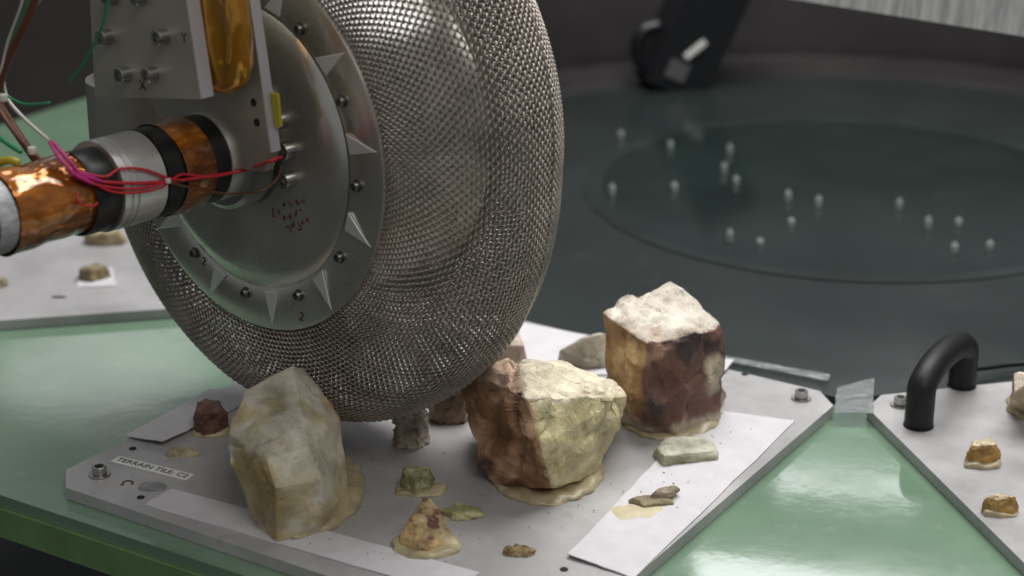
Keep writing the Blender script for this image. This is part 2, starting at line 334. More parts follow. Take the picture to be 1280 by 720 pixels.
# tyre: interlaced coil springs, every coil real wire, running rim to rim
prof = catmull([Vector((z, r, 0)) for z, r in ((-.006,.167),(-.004,.180),(-.005,.199),(-.010,.223),(-.022,.246),(-.043,.263),(-.074,.2705),(-.104,.266),(-.134,.250),(-.153,.224),(-.157,.200),(-.153,.178),(-.148,.166))], 24)
pz = np.array([p.x for p in prof]); pr = np.array([p.y for p in prof])
sl = np.r_[0, np.cumsum(np.hypot(np.diff(pz), np.diff(pr)))]; SL = sl[-1]
NS, PITCHL, SEG, SID = 430, .0078, 8, 4
turns = int(SL/PITCHL); NP = turns*SEG + 1
def surf(s, phi):
    z = np.interp(s, sl, pz); r = np.interp(s, sl, pr)
    up = np.sin(phi); t = (r-.166)/.11
    r = r + t*(.0190*np.clip(up, 0, 1)**.8 + .006*np.clip(-up, 0, 1) + -.012*np.clip(-np.cos(phi), 0, 1)**1.5)
    # squash on the ground / stones side
    y = r*up; low = np.clip(-(y) - .248, 0, None); r = r - .35*low*t
    z = z + .010*t*np.clip(-up-.6, 0, 1)*np.sign(z+.07)*np.clip(np.abs(z+.07)/.07, 0, 1)
    # slight hand-made unevenness
    r = r + t*.0016*np.sin(5*phi+1.3)*np.sin(z*40+2) 
    return np.stack([r*np.cos(phi), r*np.sin(phi), z], -1)
s = np.linspace(0, SL, NP)[None, :]; phi0 = (2*np.pi*np.arange(NS)/NS)[:, None]
jit = rng.normal(0, .0006, (NS, 1)); phi = phi0 + jit + 0*s
ss = s + 0*phi
P = surf(ss, phi); e = 1e-4
Tm = surf(ss+e, phi) - surf(ss-e, phi); Tc = surf(ss, phi+e) - surf(ss, phi-e)
Tm /= np.linalg.norm(Tm, axis=-1, keepdims=True); Tc /= np.linalg.norm(Tc, axis=-1, keepdims=True); Nn = np.cross(Tc, Tm); Nn /= np.linalg.norm(Nn, axis=-1, keepdims=True)
rad_at = np.linalg.norm(P[..., :2], axis=-1)
sp = 2*np.pi*rad_at/NS
th = 2*np.pi*turns*ss/SL + (np.arange(NS) % 2)[:, None]*np.pi + rng.normal(0, .25, (NS, 1))*.5
Aamp = (sp*.72)[..., None]; Bamp = .0025
C = P + Tc*np.cos(th)[..., None]*Aamp + Nn*np.sin(th)[..., None]*Bamp
tg = np.gradient(C, axis=1); tg /= np.linalg.norm(tg, axis=-1, keepdims=True)
u1 = np.cross(tg, Tm); 
bad = np.linalg.norm(u1, axis=-1, keepdims=True) < 1e-3
u1 = np.where(bad, Nn, u1); u1 /= np.linalg.norm(u1, axis=-1, keepdims=True); u2 = np.cross(tg, u1)
wr = .00102
rings = np.stack([C + wr*(math.cos(a)*u1 + math.sin(a)*u2) for a in np.arange(SID)*2*np.pi/SID + .4], 2)   # NS,NP,SID,3
V = rings.reshape(-1, 3)
ii = (np.arange(NS)[:, None, None]*NP + np.arange(NP-1)[None, :, None])*SID
kk = np.arange(SID)[None, None, :]; k2 = (kk+1) % SID
Fq = np.stack([ii+kk, ii+k2, ii+SID+k2, ii+SID+kk], -1).reshape(-1, 4).astype(np.int32)
me = bpy.data.meshes.new('spring_mesh'); me.vertices.add(len(V)); me.vertices.foreach_set('co', V.astype(np.float32).ravel())
me.loops.add(Fq.size); me.loops.foreach_set('vertex_index', Fq.ravel()); me.polygons.add(len(Fq))
me.polygons.foreach_set('loop_start', np.arange(0, Fq.size, 4, dtype=np.int32)); me.polygons.foreach_set('use_smooth', np.ones(len(Fq), bool)); me.update(calc_edges=True); me.validate()
sm = put('spring_mesh', me, M['wire'], wh); sm['kind'] = 'stuff'
print('springs', len(Fq)*2, 'tris, meridian', SL, turns)
# seam wire along a parallel circle (edge band where the coils are stitched)
sk = np.interp(.60, [0, 1], [0, SL]); ph = np.linspace(0, 2*np.pi, 300)
put('seam_wire', tube([Vector(p) + Vector((0,0,0)) for p in surf(np.full(300, SL*.57), ph)*np.array([1.010, 1.010, 1])], .0013, 5, cap=False), M['wire'], wh)

# ---------------------------------------------------------------- drive motor (coaxial, in front of the hub)
mo = wheel_frame('drive_motor', 'cylindrical drive motor wrapped in amber film with silver and black bands', 'motor')
put('hub_collar', lathe([(.034, .012), (.0395, .014), (.0395, .050), (.030, .050)], 64), M['alubright'], mo)
wobk = lambda t, z: .0007*math.sin(3*t+z*200) + .0008*noise.noise(Vector((math.cos(t)*2, math.sin(t)*2, z*70)))
put('black_sleeve', lathe([(.036, .0505), (.0388, .0505), (.0388, .118), (.03, .118)], 64), M['black'], mo)
zs = list(np.linspace(.068, .100, 24))
put('amber_band', lathe([(.0401, z) for z in zs], 96, wob=wobk), M['kapton'], mo)
cl = put('clamp_ring', lathe([(.037, .119), (.0386, .120), (.0386, .149), (.0372, .1495), (.0372, .1525), (.0388, .153), (.0388, .1555), (.0374, .156), (.0374, .1585), (.0386, .159), (.0386, .164), (.033, .164)], 96), M['alubright'], mo)
zs = list(np.linspace(.1645, .261, 50))
put('amber_wrap', lathe([(.0335, z) for z in zs], 110, wob=lambda t, z: .0014*math.sin(2*t+z*90)*.5 + .0018*noise.noise(Vector((math.cos(t)*1.7, math.sin(t)*1.7, z*55)))), M['kapton'], mo)
bt = put('black_tape_strip', lathe([(.0362, .166), (.0366, .168), (.0366, .186), (.0355, .190)], 96, wob=lambda t, z: -.006 if math.cos(t - 2.9) > .2 else 0), M['black'], mo)
put('label_ring', lathe([(.030, .2612), (.0318, .262), (.0318, .279), (.027, .2792)], 64), mat('printed_label', (.52, .53, .55), .4, col2=(.30, .30, .31), noise_scale=260, stretch=(1, 1, .35)), mo)
put('end_cap', lathe([(.0306, .2794), (.0306, .330), (.026, .334), (0, .334)], 64), M['black'], mo)

# ---------------------------------------------------------------- mounting bracket: two parallel plates, bolts
br = wheel_frame('mounting_bracket', 'grey aluminium mounting bracket plates with socket bolts above the motor', 'bracket')
def plate_px(name, pix, s, th, m, parent, bevel=.0008):
    p = [wl_(x, y, s) for x, y in pix]; me = prism([(q.x, q.y) for q in p], s-th, s, bevel); return put(name, me, m, parent)
fp = plate_px('front_plate', [(104, -150), (210, -150), (251, 124), (119, 121)], .105, .0125, M['bracket'], br)
fe = plate_px('front_plate_lit_edge', [(209, -150), (211, -150), (252, 123.5), (250, 123.5)], .1053, .0131, M['edge'], br, 0)  # overlay strip that carries the painted light on the plate's right side
rp = plate_px('rear_plate', [(170, -150), (290, -150), (338, 192), (330, 215), (230, 200), (185, 120)], .046, .010, M['bracket'], br)
plate_px('rear_plate_lit_edge', [(289, -150), (291, -150), (339.5, 191), (337.5, 191)], .0463, .0106, M['edge'], br, 0)  # same painted light for the rear plate's right side
mk = plate_px('yellow_marker', [(338, 116), (346, 118), (350, 158), (344, 160)], .040, .003, M['w_yellow'], br, 0)
sockm = lathe([(0, .0065), (.0032, .0065), (.0034, .0098), (.0060, .0098), (.0067, .0090), (.0067, 0)], 22); sockm.materials.append(M['steel'])
for x, y in ((136, 45), (206, 45), (159, 92), (193, 92), (143, -4), (178, -4)):
    o = put('bolt', sockm, None, fp); o.location = wl_(x, y, .105)
for s_, (x, y) in (('Y', (230, 48)), ('X', (178, 107))):
    o = put('inked_letter', textmesh(s_, .0125), M['ink'], fp); o.location = wl_(x, y, .1052); o.rotation_euler.z = R(5)
for x, y in ((317, 128), (321, 153)):
    o = put('rivet', holem, None, rp); o.location = wl_(x, y, .0462)
# gold wrapped gearbox between the plates
gb = wheel_frame('wrapped_gearbox', 'rounded gearbox wrapped in shiny gold film between the bracket plates', 'gearbox')
q0 = wl_(272, 60, .07); nv = 60; rows = []
v = []; f = []
yb = wl_(275, 112, .07).y; 
hs = [yb, yb+.004, yb+.012, yb+.025, yb+.045, yb+.07, yb+.10, yb+.14]; sc_ = [.35, .62, .82, .94, 1, 1.0, 1.0, 1.0]
for j, (yy, sc) in enumerate(zip(hs, sc_)):
    for k in range(nv):
        t = 2*math.pi*k/nv; ex = math.copysign(abs(math.cos(t))**.7, math.cos(t)); ez = math.copysign(abs(math.sin(t))**.7, math.sin(t))
        w_ = 1 + .06*noise.noise(Vector((ex*2, yy*60, ez*2)))
        v.append((q0.x + .004 - .1*(yy-yb) + ex*.034*sc*w_, yy, .071 + ez*.0205*sc*w_))
for j in range(len(hs)-1):
    for k in range(nv): f.append((j*nv+k, j*nv+(k+1) % nv, (j+1)*nv+(k+1) % nv, (j+1)*nv+k))
f.append(tuple(range(nv)))
put('gold_wrap', mesh('gold_wrap', v, f, True), M['kaptong'], gb)
put('gold_seam', tube(catmull([(q0.x+.004+.030, yb+.030, .088), (q0.x+.036, yb+.06, .088), (q0.x+.030, yb+.10, .089), (q0.x+.026, yb+.13, .089)], 6), .0022, 6), M['kaptong'], gb)
# grey body behind the front plate
gy = wheel_frame('gear_housing', 'dark grey cylindrical housing behind the bolted front bracket plate', 'housing')
me = lathe([(0, .0), (.05, .0), (.052, .002), (.052, .06), (0, .06)], 48)
o = put('housing_body', me, M['bracket'], gy); o.rotation_euler = (R(-90), 0, 0); qq = wl_(150, 182, .01); o.location = (qq.x, qq.y, -.02)

# ---------------------------------------------------------------- wires
def wire(name, pts, r, m, label, cat='wire', group='wires on the motor', n=8):
    P = [Vector(p) for p in pts]; c = P[0].copy(); me = tube(catmull([p - c for p in P], n), r, 7)
    o = put(name, me, M.get('w_' + m) or M[m]); o.location = c; return tag(o, label, cat, group)
def wp(x, y, s): return WM @ wl_(x, y, s)
rw = random.Random(3)
def onmotor(x, y, s, r=.043):
    """point on a cylinder of radius r about the motor axis seen at the pixel (front side)"""
    o = WI @ Vector((0, 0, CAMH)); d = (WI.to_3x3() @ ray(x, y)).normalized()
    a = d.x**2+d.y**2; b = 2*(o.x*d.x+o.y*d.y); c = o.x**2+o.y**2-r*r; D = b*b-4*a*c
    if D < 0: t = -b/(2*a)
    else: t = (-b - math.sqrt(D))/(2*a)
    return WM @ (o + d*t)
wire('red_wire', [onmotor(85,214,0,.037), onmotor(120,226,0,.039), onmotor(165,229,0,.0405), onmotor(210,227,0,.041), onmotor(250,222,0,.042), onmotor(300,214,0,.043), wp(335,202,.05), wp(352,196,.035)], .0015, 'red', 'thick red wire running along the motor to the hub centre')
wire('red_wire', [onmotor(88,220,0,.038), onmotor(125,232,0,.040), onmotor(170,236,0,.042), onmotor(210,227,0,.0425), onmotor(228,218,0,.0425), onmotor(265,221,0,.042), onmotor(310,211,0,.043), wp(345,200,.045)], .0012, 'red', 'thin red wire bowing low over the silver clamp ring')
wire('red_wire', [onmotor(90,212,0,.038), onmotor(130,221,0,.040), onmotor(150,211,0,.0415), onmotor(180,212,0,.042), onmotor(208,222,0,.0425), onmotor(225,225,0,.0425)], .0012, 'red', 'red wire arching upward over the silver clamp ring')
wire('red_wire', [onmotor(95,216,0,.040), onmotor(135,238,0,.0405), onmotor(170,241,0,.0415), onmotor(200,235,0,.042), onmotor(212,226,0,.0425)], .0011, 'red', 'lowest red wire sagging across the black band')
wire('red_wire', [onmotor(98,240,0,.038), onmotor(96,250,0,.038), onmotor(105,257,0,.038), onmotor(118,257,0,.038), onmotor(122,253,0,.038)], .0009, 'red', 'short red wire loop on the amber film')
wire('brown_wire', [onmotor(212,228,0,.043), onmotor(245,236,0,.043), onmotor(285,242,0,.044), wp(325,239,.05), wp(345,225,.03), wp(352,208,.025)], .0010, 'brown', 'brown wire sagging below the red wires to the hub')
ct = lathe([(.0, .002), (.0022, .0018), (.0026, 0), (.0022, -.0018), (0, -.002)], 12); o = put('cable_tie', ct, M['w_white']); o.location = onmotor(210,226,0,.0445); tag(o, 'tiny white cable tie binding the red wires on the clamp ring', 'cable tie')
for i, (dx, dy) in enumerate(((0, 0), (5, -3), (9, 3), (3, 6))):
    wire('pink_wire', [onmotor(62+dx*.6, 178+dy*.5, 0, .050), onmotor(70+dx, 190+dy, 0, .046), onmotor(80+dx*1.3, 203+dy, 0, .043), onmotor(92+dx, 216+dy*.6, 0, .041), onmotor(110+dx*2, 224+dy, 0, .040)], .0014, 'pink',
         ('leftmost magenta wire dropping onto the amber film', 'upper magenta wire dropping onto the amber film', 'rightmost magenta wire dropping onto the amber film', 'lower magenta wire dropping onto the amber film')[i])
wire('white_wire', [wp(52,-6,.19), wp(40,15,.19), wp(18,45,.19), wp(4,80,.19), wp(8,120,.19), wp(30,148,.19), wp(62,176,.185)], .0016, 'white', 'cream white wire curving down the left side to the magenta wires')
wire('brown_cable', [wp(46,-6,.20), wp(36,20,.20), wp(16,62,.20), wp(3,92,.20), wp(-2,125,.20), wp(14,155,.20), wp(34,185,.20), wp(48,205,.2)], .0036, 'brown', 'thick brown cable at the left edge bending down to the motor', 'cable')
wire('orange_wire', [wp(-6,130,.21), wp(14,160,.21), wp(40,190,.205), wp(70,215,.2)], .0022, 'brown', 'reddish brown wire crossing the top of the amber film')
wire('white_wire', [wp(30,-6,.205), wp(24,14,.205), wp(10,52,.205), wp(2,84,.205), wp(-6,104,.205)], .0011, 'white', 'thin white wire at the top left corner')
wire('green_wire', [wp(136,-6,.165), wp(131,22,.165), wp(118,55,.165), wp(100,86,.165), wp(86,102,.165)], .0012, 'green', 'green wire hanging in front of the bolted bracket plate')
wire('green_wire', [wp(38,-5,.195), wp(26,24,.195), wp(8,66,.195), wp(3,100,.195), wp(8,118,.195), wp(30,130,.195), wp(62,129,.195)], .0011, 'green', 'green wire looping at the left beside the brown cable')
wire('yellow_wire', [wp(-6,206,.24), wp(10,200,.235), wp(24,204,.23)], .0035, 'yellow', 'short yellow sleeved wire at the left end of the motor')
wire('green_wire', [wp(-6,168,.22), wp(10,180,.22), wp(26,190,.22)], .002, 'green', 'dark green wire at the left edge above the amber film')
for x, y in ((4,122), (40,188)):
    o = put('cable_tie', ct, M['w_white']); o.location = wp(x, y, .212); o.scale = (1.5,)*3; tag(o, ('white cable tie on the brown cable at the left edge', 'white cable tie above the amber film')[x > 20], 'cable tie')

# ---------------------------------------------------------------- rocks
def rockmat(name, nscale=45, grain=.14, rough=.55, spec=.4, veins=(.5, .42, .3), vein_amt=.25, bump=.0014):
    m = bpy.data.materials.new(name); m.use_nodes = True; nt = m.node_tree; b = nt.nodes['Principled BSDF']; L = nt.links.new; nd = nt.nodes.new
    at_ = nd('ShaderNodeAttribute'); at_.attribute_name = 'col'
    tc = nd('ShaderNodeTexCoord')
    n1 = nd('ShaderNodeTexNoise'); n1.inputs['Scale'].default_value = nscale; n1.inputs['Detail'].default_value = 8; n1.inputs['Roughness'].default_value = .65; L(tc.outputs['Object'], n1.inputs['Vector'])
    n2 = nd('ShaderNodeTexNoise'); n2.inputs['Scale'].default_value = nscale*4.5; n2.inputs['Detail'].default_value = 6; n2.inputs['Roughness'].default_value = .7; L(tc.outputs['Object'], n2.inputs['Vector'])
    mr = nd('ShaderNodeMapRange'); mr.inputs[1].default_value = .3; mr.inputs[2].default_value = .7; mr.inputs[3].default_value = .62; mr.inputs[4].default_value = 1.35; L(n1.outputs[0], mr.inputs[0])
    mx = nd('ShaderNodeMix'); mx.data_type = 'RGBA'; mx.blend_type = 'MULTIPLY'; mx.inputs[0].default_value = 1; L(at_.outputs['Color'], mx.inputs[6]); L(mr.outputs[0], mx.inputs[7])
    rp = nd('ShaderNodeValToRGB'); rp.color_ramp.elements[0].position = .56; rp.color_ramp.elements[1].position = .72; L(n2.outputs[0], rp.inputs[0])
    ml = nd('ShaderNodeMath'); ml.operation = 'MULTIPLY'; ml.inputs[1].default_value = vein_amt; L(rp.outputs[0], ml.inputs[0])
    mx2 = nd('ShaderNodeMix'); mx2.data_type = 'RGBA'; L(ml.outputs[0], mx2.inputs[0]); L(mx.outputs[2], mx2.inputs[6]); mx2.inputs[7].default_value = (*veins, 1)
    n3 = nd('ShaderNodeTexNoise'); n3.inputs['Scale'].default_value = nscale*16; n3.inputs['Detail'].default_value = 3; L(tc.outputs['Object'], n3.inputs['Vector'])
    m3 = nd('ShaderNodeMapRange'); m3.inputs[1].default_value = .3; m3.inputs[2].default_value = .7; m3.inputs[3].default_value = 1-grain; m3.inputs[4].default_value = 1+grain; L(n3.outputs[0], m3.inputs[0])
    mx3 = nd('ShaderNodeMix'); mx3.data_type = 'RGBA'; mx3.blend_type = 'MULTIPLY'; mx3.inputs[0].default_value = 1; L(mx2.outputs[2], mx3.inputs[6]); L(m3.outputs[0], mx3.inputs[7])
    mx2 = mx3
    L(mx2.outputs[2], b.inputs['Base Color']); b.inputs['Specular IOR Level'].default_value = spec
    r2 = nd('ShaderNodeMapRange'); r2.inputs[3].default_value = rough-.2; r2.inputs[4].default_value = rough+.2; L(n1.outputs[0], r2.inputs[0]); L(r2.outputs[0], b.inputs['Roughness'])
    bp = nd('ShaderNodeBump'); bp.inputs['Distance'].default_value = bump; bp.inputs['Strength'].default_value = 1; L(n2.outputs[0], bp.inputs['Height']); 
    bp2 = nd('ShaderNodeBump'); bp2.inputs['Distance'].default_value = bump*2.5; bp2.inputs['Strength'].default_value = .8; L(n1.outputs[0], bp2.inputs['Height']); L(bp.outputs[0], bp2.inputs['Normal']); L(bp2.outputs[0], b.inputs['Normal'])
    return m
RM = rockmat('rock', bump=.0013); RMg = rockmat('glassy_rock', 26, .05, .33, .6, (.66, .62, .50), .18, .0006)
def rock(name, pts, label, paint, cut=4, amp=.003, sm=0, m=None, cat='rock', group=None, seed=0, facet=.0024, tint=None, chips=12, carve=None):
    P = [Vector(p) for p in pts]; c = sum(P, Vector())/len(P); c.z = min(p.z for p in P)
    bm = bmesh.new(); [bm.verts.new(p - c) for p in P]
    r = bmesh.ops.convex_hull(bm, input=bm.verts)
    rk = random.Random(int(seed*10)); size0 = max((a-b).length for a in P for b in P)
    for _ in range(chips):                                          # knock flat chips off the edges and corners
        dn = Vector((rk.gauss(0, 1), rk.gauss(0, 1), rk.gauss(.15, .8))).normalized()
        h_ = max(v.co.dot(dn) for v in bm.verts) - size0*rk.uniform(.003, .014)
        bmesh.ops.bisect_plane(bm, geom=bm.verts[:] + bm.edges[:] + bm.faces[:], plane_co=dn*h_, plane_no=dn, clear_outer=True)
        cs = [v.co.copy() for v in bm.verts]; bm.free(); bm = bmesh.new(); [bm.verts.new(q) for q in cs]; bmesh.ops.convex_hull(bm, input=bm.verts)
    bmesh.ops.delete(bm, geom=[v for v in bm.verts if not v.link_faces], context='VERTS')
    bmesh.ops.recalc_face_normals(bm, faces=bm.faces); bm.normal_update()
    mid_ = sum((v.co for v in bm.verts), Vector())/len(bm.verts)
    for f in bm.faces:
        if f.normal.dot(f.calc_center_median() - mid_) < 0: f.normal_flip()
    bm.normal_update()
    ok = [f for f in bm.faces if f.calc_area() > size0*size0*4e-4 and max(v.co.dot(f.normal) - f.verts[0].co.dot(f.normal) for v in bm.verts) < size0*.02]
    ok = ok if len(ok) > 3 else [f for f in bm.faces if f.calc_area() > size0*size0*1e-4]
    HN = np.array([f.normal[:] for f in ok]); HD = np.array([f.normal.dot(f.verts[0].co) for f in ok]); HC = np.array([paint(f.normal, f.calc_center_median()+c) for f in ok])
    # even subdivision: split long edges repeatedly
    size = max((a-b).length for a in P for b in P); tgt = size/(46 if size > .08 else 20)
    for _ in range(8):
        es = [e for e in bm.edges if e.calc_length() > tgt*1.4]
        if not es: break
        bmesh.ops.subdivide_edges(bm, edges=es, cuts=1); bmesh.ops.triangulate(bm, faces=bm.faces)
    for _ in range(sm): bmesh.ops.smooth_vert(bm, verts=bm.verts, factor=.5, use_axis_x=True, use_axis_y=True, use_axis_z=True)
    bm.normal_update()
    off = Vector((seed*3.7, seed*1.9, seed*5.1)); new = []; k = 1/size
    def chip(p, st):
        (d_, pts_) = noise.voronoi(p); c0 = pts_[0]; rv = noise.random_vector  # deterministic tilt per cell
        h = Vector((math.sin(c0.x*91.7+c0.y*37.1), math.sin(c0.y*71.3+c0.z*53.9), math.sin(c0.z*83.1+c0.x*29.3)))
        edge = min(1, (d_[1]-d_[0])*6)
        return (h.dot(p-c0)*1.1 + h.x*.25)*st*edge
    for v in bm.verts:
        p = v.co*k*2.2 + off
        w = Vector((noise.noise(p*2.1), noise.noise(p*2.1+Vector((5,1,2))), noise.noise(p*2.1+Vector((1,7,3)))))*.22
        d = noise.fractal(p*1.4, .8, 2.1, 6)*amp
        d += chip(p*1.7+w, facet*1.6) + chip(p*4.3+w*2, facet*.55)
        rg = 1-abs(noise.noise(p*3.1+w*3)); d -= max(0, rg-.90)*facet*6
        if carve: d -= carve(v.co + c)
        new.append(v.co + v.normal*d)
    for v, q in zip(bm.verts, new): v.co = q
    for v in bm.verts: v.co.z = max(v.co.z, -.001)
    me = from_bm(name, bm, True)
    try: me.set_sharp_from_angle(angle=R(24))
    except Exception: pass
    co = np.array([v.co[:] for v in me.vertices]); D = co@HN.T - HD
    js = np.array([[noise.fractal(Vector(p)*k*4 + off + Vector((i*9.1, 0, 0)), .7, 2.1, 4) for i in range(3)] for p in co])
    D = D + js[:, :1]*size*.03*np.sign(np.sin(np.arange(len(HD))*7.3+1))[None, :]
    wgt = np.exp((D - D.max(1, keepdims=True))/ (size*.008)); wgt /= wgt.sum(1, keepdims=True)
    colr = wgt@HC
    if tint: colr = np.array([tint(Vector(c_), Vector(p)+c, j_) for c_, p, j_ in zip(colr, co, js)])
    colr = np.clip(colr*(1 + .38*js[:, :1]), 0.01, .9)
    a = me.color_attributes.new('col', 'FLOAT_COLOR', 'POINT'); a.data.foreach_set('color', np.c_[colr, np.ones(len(colr))].astype(np.float32).ravel())
    o = put(name, me, m or RM); o.location = c
    return tag(o, label, cat, group)
def glue(parent, pts, h=.006, seed=0, m='glue', wid=1.0, name='glue_base'):
    """lumpy rounded skirt of dried glue round a stone, given by ground outline points"""
    P = [Vector(p) for p in pts]; c = sum(P, Vector())/len(P); loop = catmull(P + [P[0]], 6)[:-1]; n = len(loop); v = []; f = []
    for j, (rr, zz) in enumerate(((1.0, 0), (1.01, .35), (.97, .75), (.90, 1.0), (.78, 1.05), (.4, 1.1))):
        for k, p in enumerate(loop):
            w = .94 + .10*noise.noise(p*75 + Vector((seed, j*.2, 0))); q = c + (p-c)*rr*w
            v.append(Vector((q.x, q.y, .0001 + h*zz*(.8 + .9*noise.noise(q*60 + Vector((0, seed, 4)))))))
    for j in range(5):
        for k in range(n): f.append((j*n+k, j*n+(k+1) % n, (j+1)*n+(k+1) % n, (j+1)*n+k))
    f.append(tuple(range(5*n, 6*n)))
    loc = parent.location if parent else c
    o = put(name, mesh(name, [p - Vector(loc) for p in v], f, True), M[m], parent)
    if not parent: o.location = loc
    return o
# --- tall yellowish rock, front left
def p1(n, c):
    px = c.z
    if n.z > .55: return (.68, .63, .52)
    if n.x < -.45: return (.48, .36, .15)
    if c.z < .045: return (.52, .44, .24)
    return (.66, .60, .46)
def mixc(a, b, t): t = max(0, min(1, t)); return a*(1-t) + Vector(b)*t
def t1(c, p, j):
    c = mixc(c, (.62, .57, .46), (j[1]-.1)*2.0); c = mixc(c, (.48, .39, .20), (j[2]-.22)*1.8)
    return mixc(c, (.52, .30, .10), 1.2 - ((p - at(405,522,1.53)).length/.022)**2 + j[0]*.5)
def t2(c, p, j):
    if c.z > .22:                                                  # top: pinkish on the left, chalky cream on the right
        c = mixc(Vector((.60, .42, .31)), (.74, .66, .50), (p.x-.008-.012*j[0])*220+.5)
    else:                                                          # sides: rust left of the ridge, pale olive right of it
        a = mixc(mixc(c, (.48, .29, .18), (j[0]-.05)*2.4), (.10, .05, .035), (j[1]-.28)*2.5)
        b = mixc(Vector((.58, .51, .30)), (.42, .34, .13), (math.sin(p.z*300+p.x*60+j[1]*4)-.3)*.6); b = mixc(b, (.36, .22, .10), (j[2]-.3)*2)
        c = mixc(a, b, (p.x - .020 - (.085-p.z)*.20 - .006*j[2])*420+.5)
    return mixc(c, (.10, .06, .035), 1.0 - abs(p.x-.004-.012*j[2])/.0018) if p.z > .085 else c  # dark line along the groove, its shade put into the colour
def t3(c, p, j):
    if c.x > .5: return mixc(mixc(c, (.50, .40, .32), (j[1]-.25)*2.0), (.36, .30, .18), 1.0 - ((p - at(836,372,1.70)).length/.008)**2)
    a = mixc(mixc(Vector((.40, .24, .10)), (.20, .10, .045), (j[1]-.1)*2.5), (.56, .40, .22), (j[0]-.2)*2.5)
    b = mixc(mixc(Vector((.165, .080, .060)), (.34, .20, .15), (j[0]-.3)*3), (.06, .036, .034), (j[1]-.2)*3)
    b = mixc(b, (.52, .43, .31), 1.1 - ((p - at(888,470,1.67)).length/.020)**2 + j[1]*.9)
    c = mixc(a, b, (p.x - .124 - .005*j[2])*350+.5)
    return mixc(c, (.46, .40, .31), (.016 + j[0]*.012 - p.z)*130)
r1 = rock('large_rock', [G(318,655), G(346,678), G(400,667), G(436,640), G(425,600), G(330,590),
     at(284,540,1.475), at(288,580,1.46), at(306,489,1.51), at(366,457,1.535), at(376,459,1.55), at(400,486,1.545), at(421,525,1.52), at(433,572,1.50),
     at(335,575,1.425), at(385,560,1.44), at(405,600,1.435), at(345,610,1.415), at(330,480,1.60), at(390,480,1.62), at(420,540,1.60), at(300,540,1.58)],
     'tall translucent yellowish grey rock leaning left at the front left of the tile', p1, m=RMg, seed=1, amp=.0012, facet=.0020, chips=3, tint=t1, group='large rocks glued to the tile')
glue(r1, [G(322,655), G(350,680), G(405,670), G(448,643), G(461,608), G(448,580), G(420,566), G(360,560), G(322,600)], .006, 1)
# --- middle rock: reddish left side, yellow green right side, pale top
def cv2(p):                                                        # notch between the rust lobe and the tan lobe
    x0 = .004 + .005*noise.noise(p*70) + (.095-p.z)*.10
    return .0085*math.exp(-((p.x-x0)/.0042)**2)*max(0, min(1, (p.z-.045)*30)) + .004*math.exp(-((p.x+.022-.3*(p.z-.06))/.005)**2)
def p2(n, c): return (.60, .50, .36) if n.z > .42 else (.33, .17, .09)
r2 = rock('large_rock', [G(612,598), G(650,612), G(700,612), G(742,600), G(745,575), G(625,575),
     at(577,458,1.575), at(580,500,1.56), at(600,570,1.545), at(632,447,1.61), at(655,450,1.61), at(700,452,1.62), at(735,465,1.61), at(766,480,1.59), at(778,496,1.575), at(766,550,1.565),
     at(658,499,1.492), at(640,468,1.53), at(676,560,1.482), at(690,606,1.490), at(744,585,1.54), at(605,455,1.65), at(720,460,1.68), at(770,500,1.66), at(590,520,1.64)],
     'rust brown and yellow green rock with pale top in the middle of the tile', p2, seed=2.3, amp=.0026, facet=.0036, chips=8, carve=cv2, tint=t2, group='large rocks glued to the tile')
glue(r2, [G(608,600), G(625,620), G(655,632), G(700,634), G(738,618), G(756,600), G(752,575), G(690,560), G(620,570)], .006, 2)
# --- right rock: block with chalky top, ochre left face, dark maroon right face
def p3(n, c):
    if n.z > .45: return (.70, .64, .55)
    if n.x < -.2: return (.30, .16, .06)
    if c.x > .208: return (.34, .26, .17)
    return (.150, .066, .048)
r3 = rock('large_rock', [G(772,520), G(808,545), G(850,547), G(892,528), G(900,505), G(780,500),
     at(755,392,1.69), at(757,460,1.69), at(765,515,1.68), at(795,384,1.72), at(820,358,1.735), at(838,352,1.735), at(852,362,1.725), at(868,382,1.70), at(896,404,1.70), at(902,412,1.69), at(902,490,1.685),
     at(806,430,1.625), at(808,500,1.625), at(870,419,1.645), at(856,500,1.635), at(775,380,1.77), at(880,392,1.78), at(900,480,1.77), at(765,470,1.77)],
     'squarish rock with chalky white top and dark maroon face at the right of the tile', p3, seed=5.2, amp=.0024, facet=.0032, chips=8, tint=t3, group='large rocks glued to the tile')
glue(r3, [G(770,520), G(785,540), G(815,551), G(855,552), G(888,542), G(902,525), G(890,505), G(780,500)], .005, 3)

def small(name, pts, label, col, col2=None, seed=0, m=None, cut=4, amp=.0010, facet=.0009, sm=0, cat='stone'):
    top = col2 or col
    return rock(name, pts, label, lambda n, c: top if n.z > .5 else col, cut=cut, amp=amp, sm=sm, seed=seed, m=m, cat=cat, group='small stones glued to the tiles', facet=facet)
def lump(base, h, seed, top=.55, jit=.2, lean=(0, 0)):
    """hull points: ground outline, mid bulge and smaller top"""
    r = random.Random(seed); c = sum(base, Vector())/len(base); out = list(base)
    for p in base:
        d = p - c
        out.append(c + d*r.uniform(.9, 1.12) + Vector((lean[0]*.5, lean[1]*.5, h*r.uniform(.35, .6))))
        out.append(c + d*top*r.uniform(1-jit, 1+jit) + Vector((lean[0], lean[1], h*r.uniform(.82, 1.02))))
    return out
def ell(x, y, w, d, n=7, seed=1, rot=0):
    """ground outline round the pixel: w, d in metres"""
    r = random.Random(seed); c = G(x, y)
    out = []
    for i in range(n):
        t = 2*math.pi*i/n + r.uniform(-.2, .2); a, b = w/2*math.cos(t)*r.uniform(.85, 1.1), d/2*math.sin(t)*r.uniform(.85, 1.1)
        out.append(c + Vector((a*math.cos(rot)-b*math.sin(rot), a*math.sin(rot)+b*math.cos(rot), 0)))
    return out
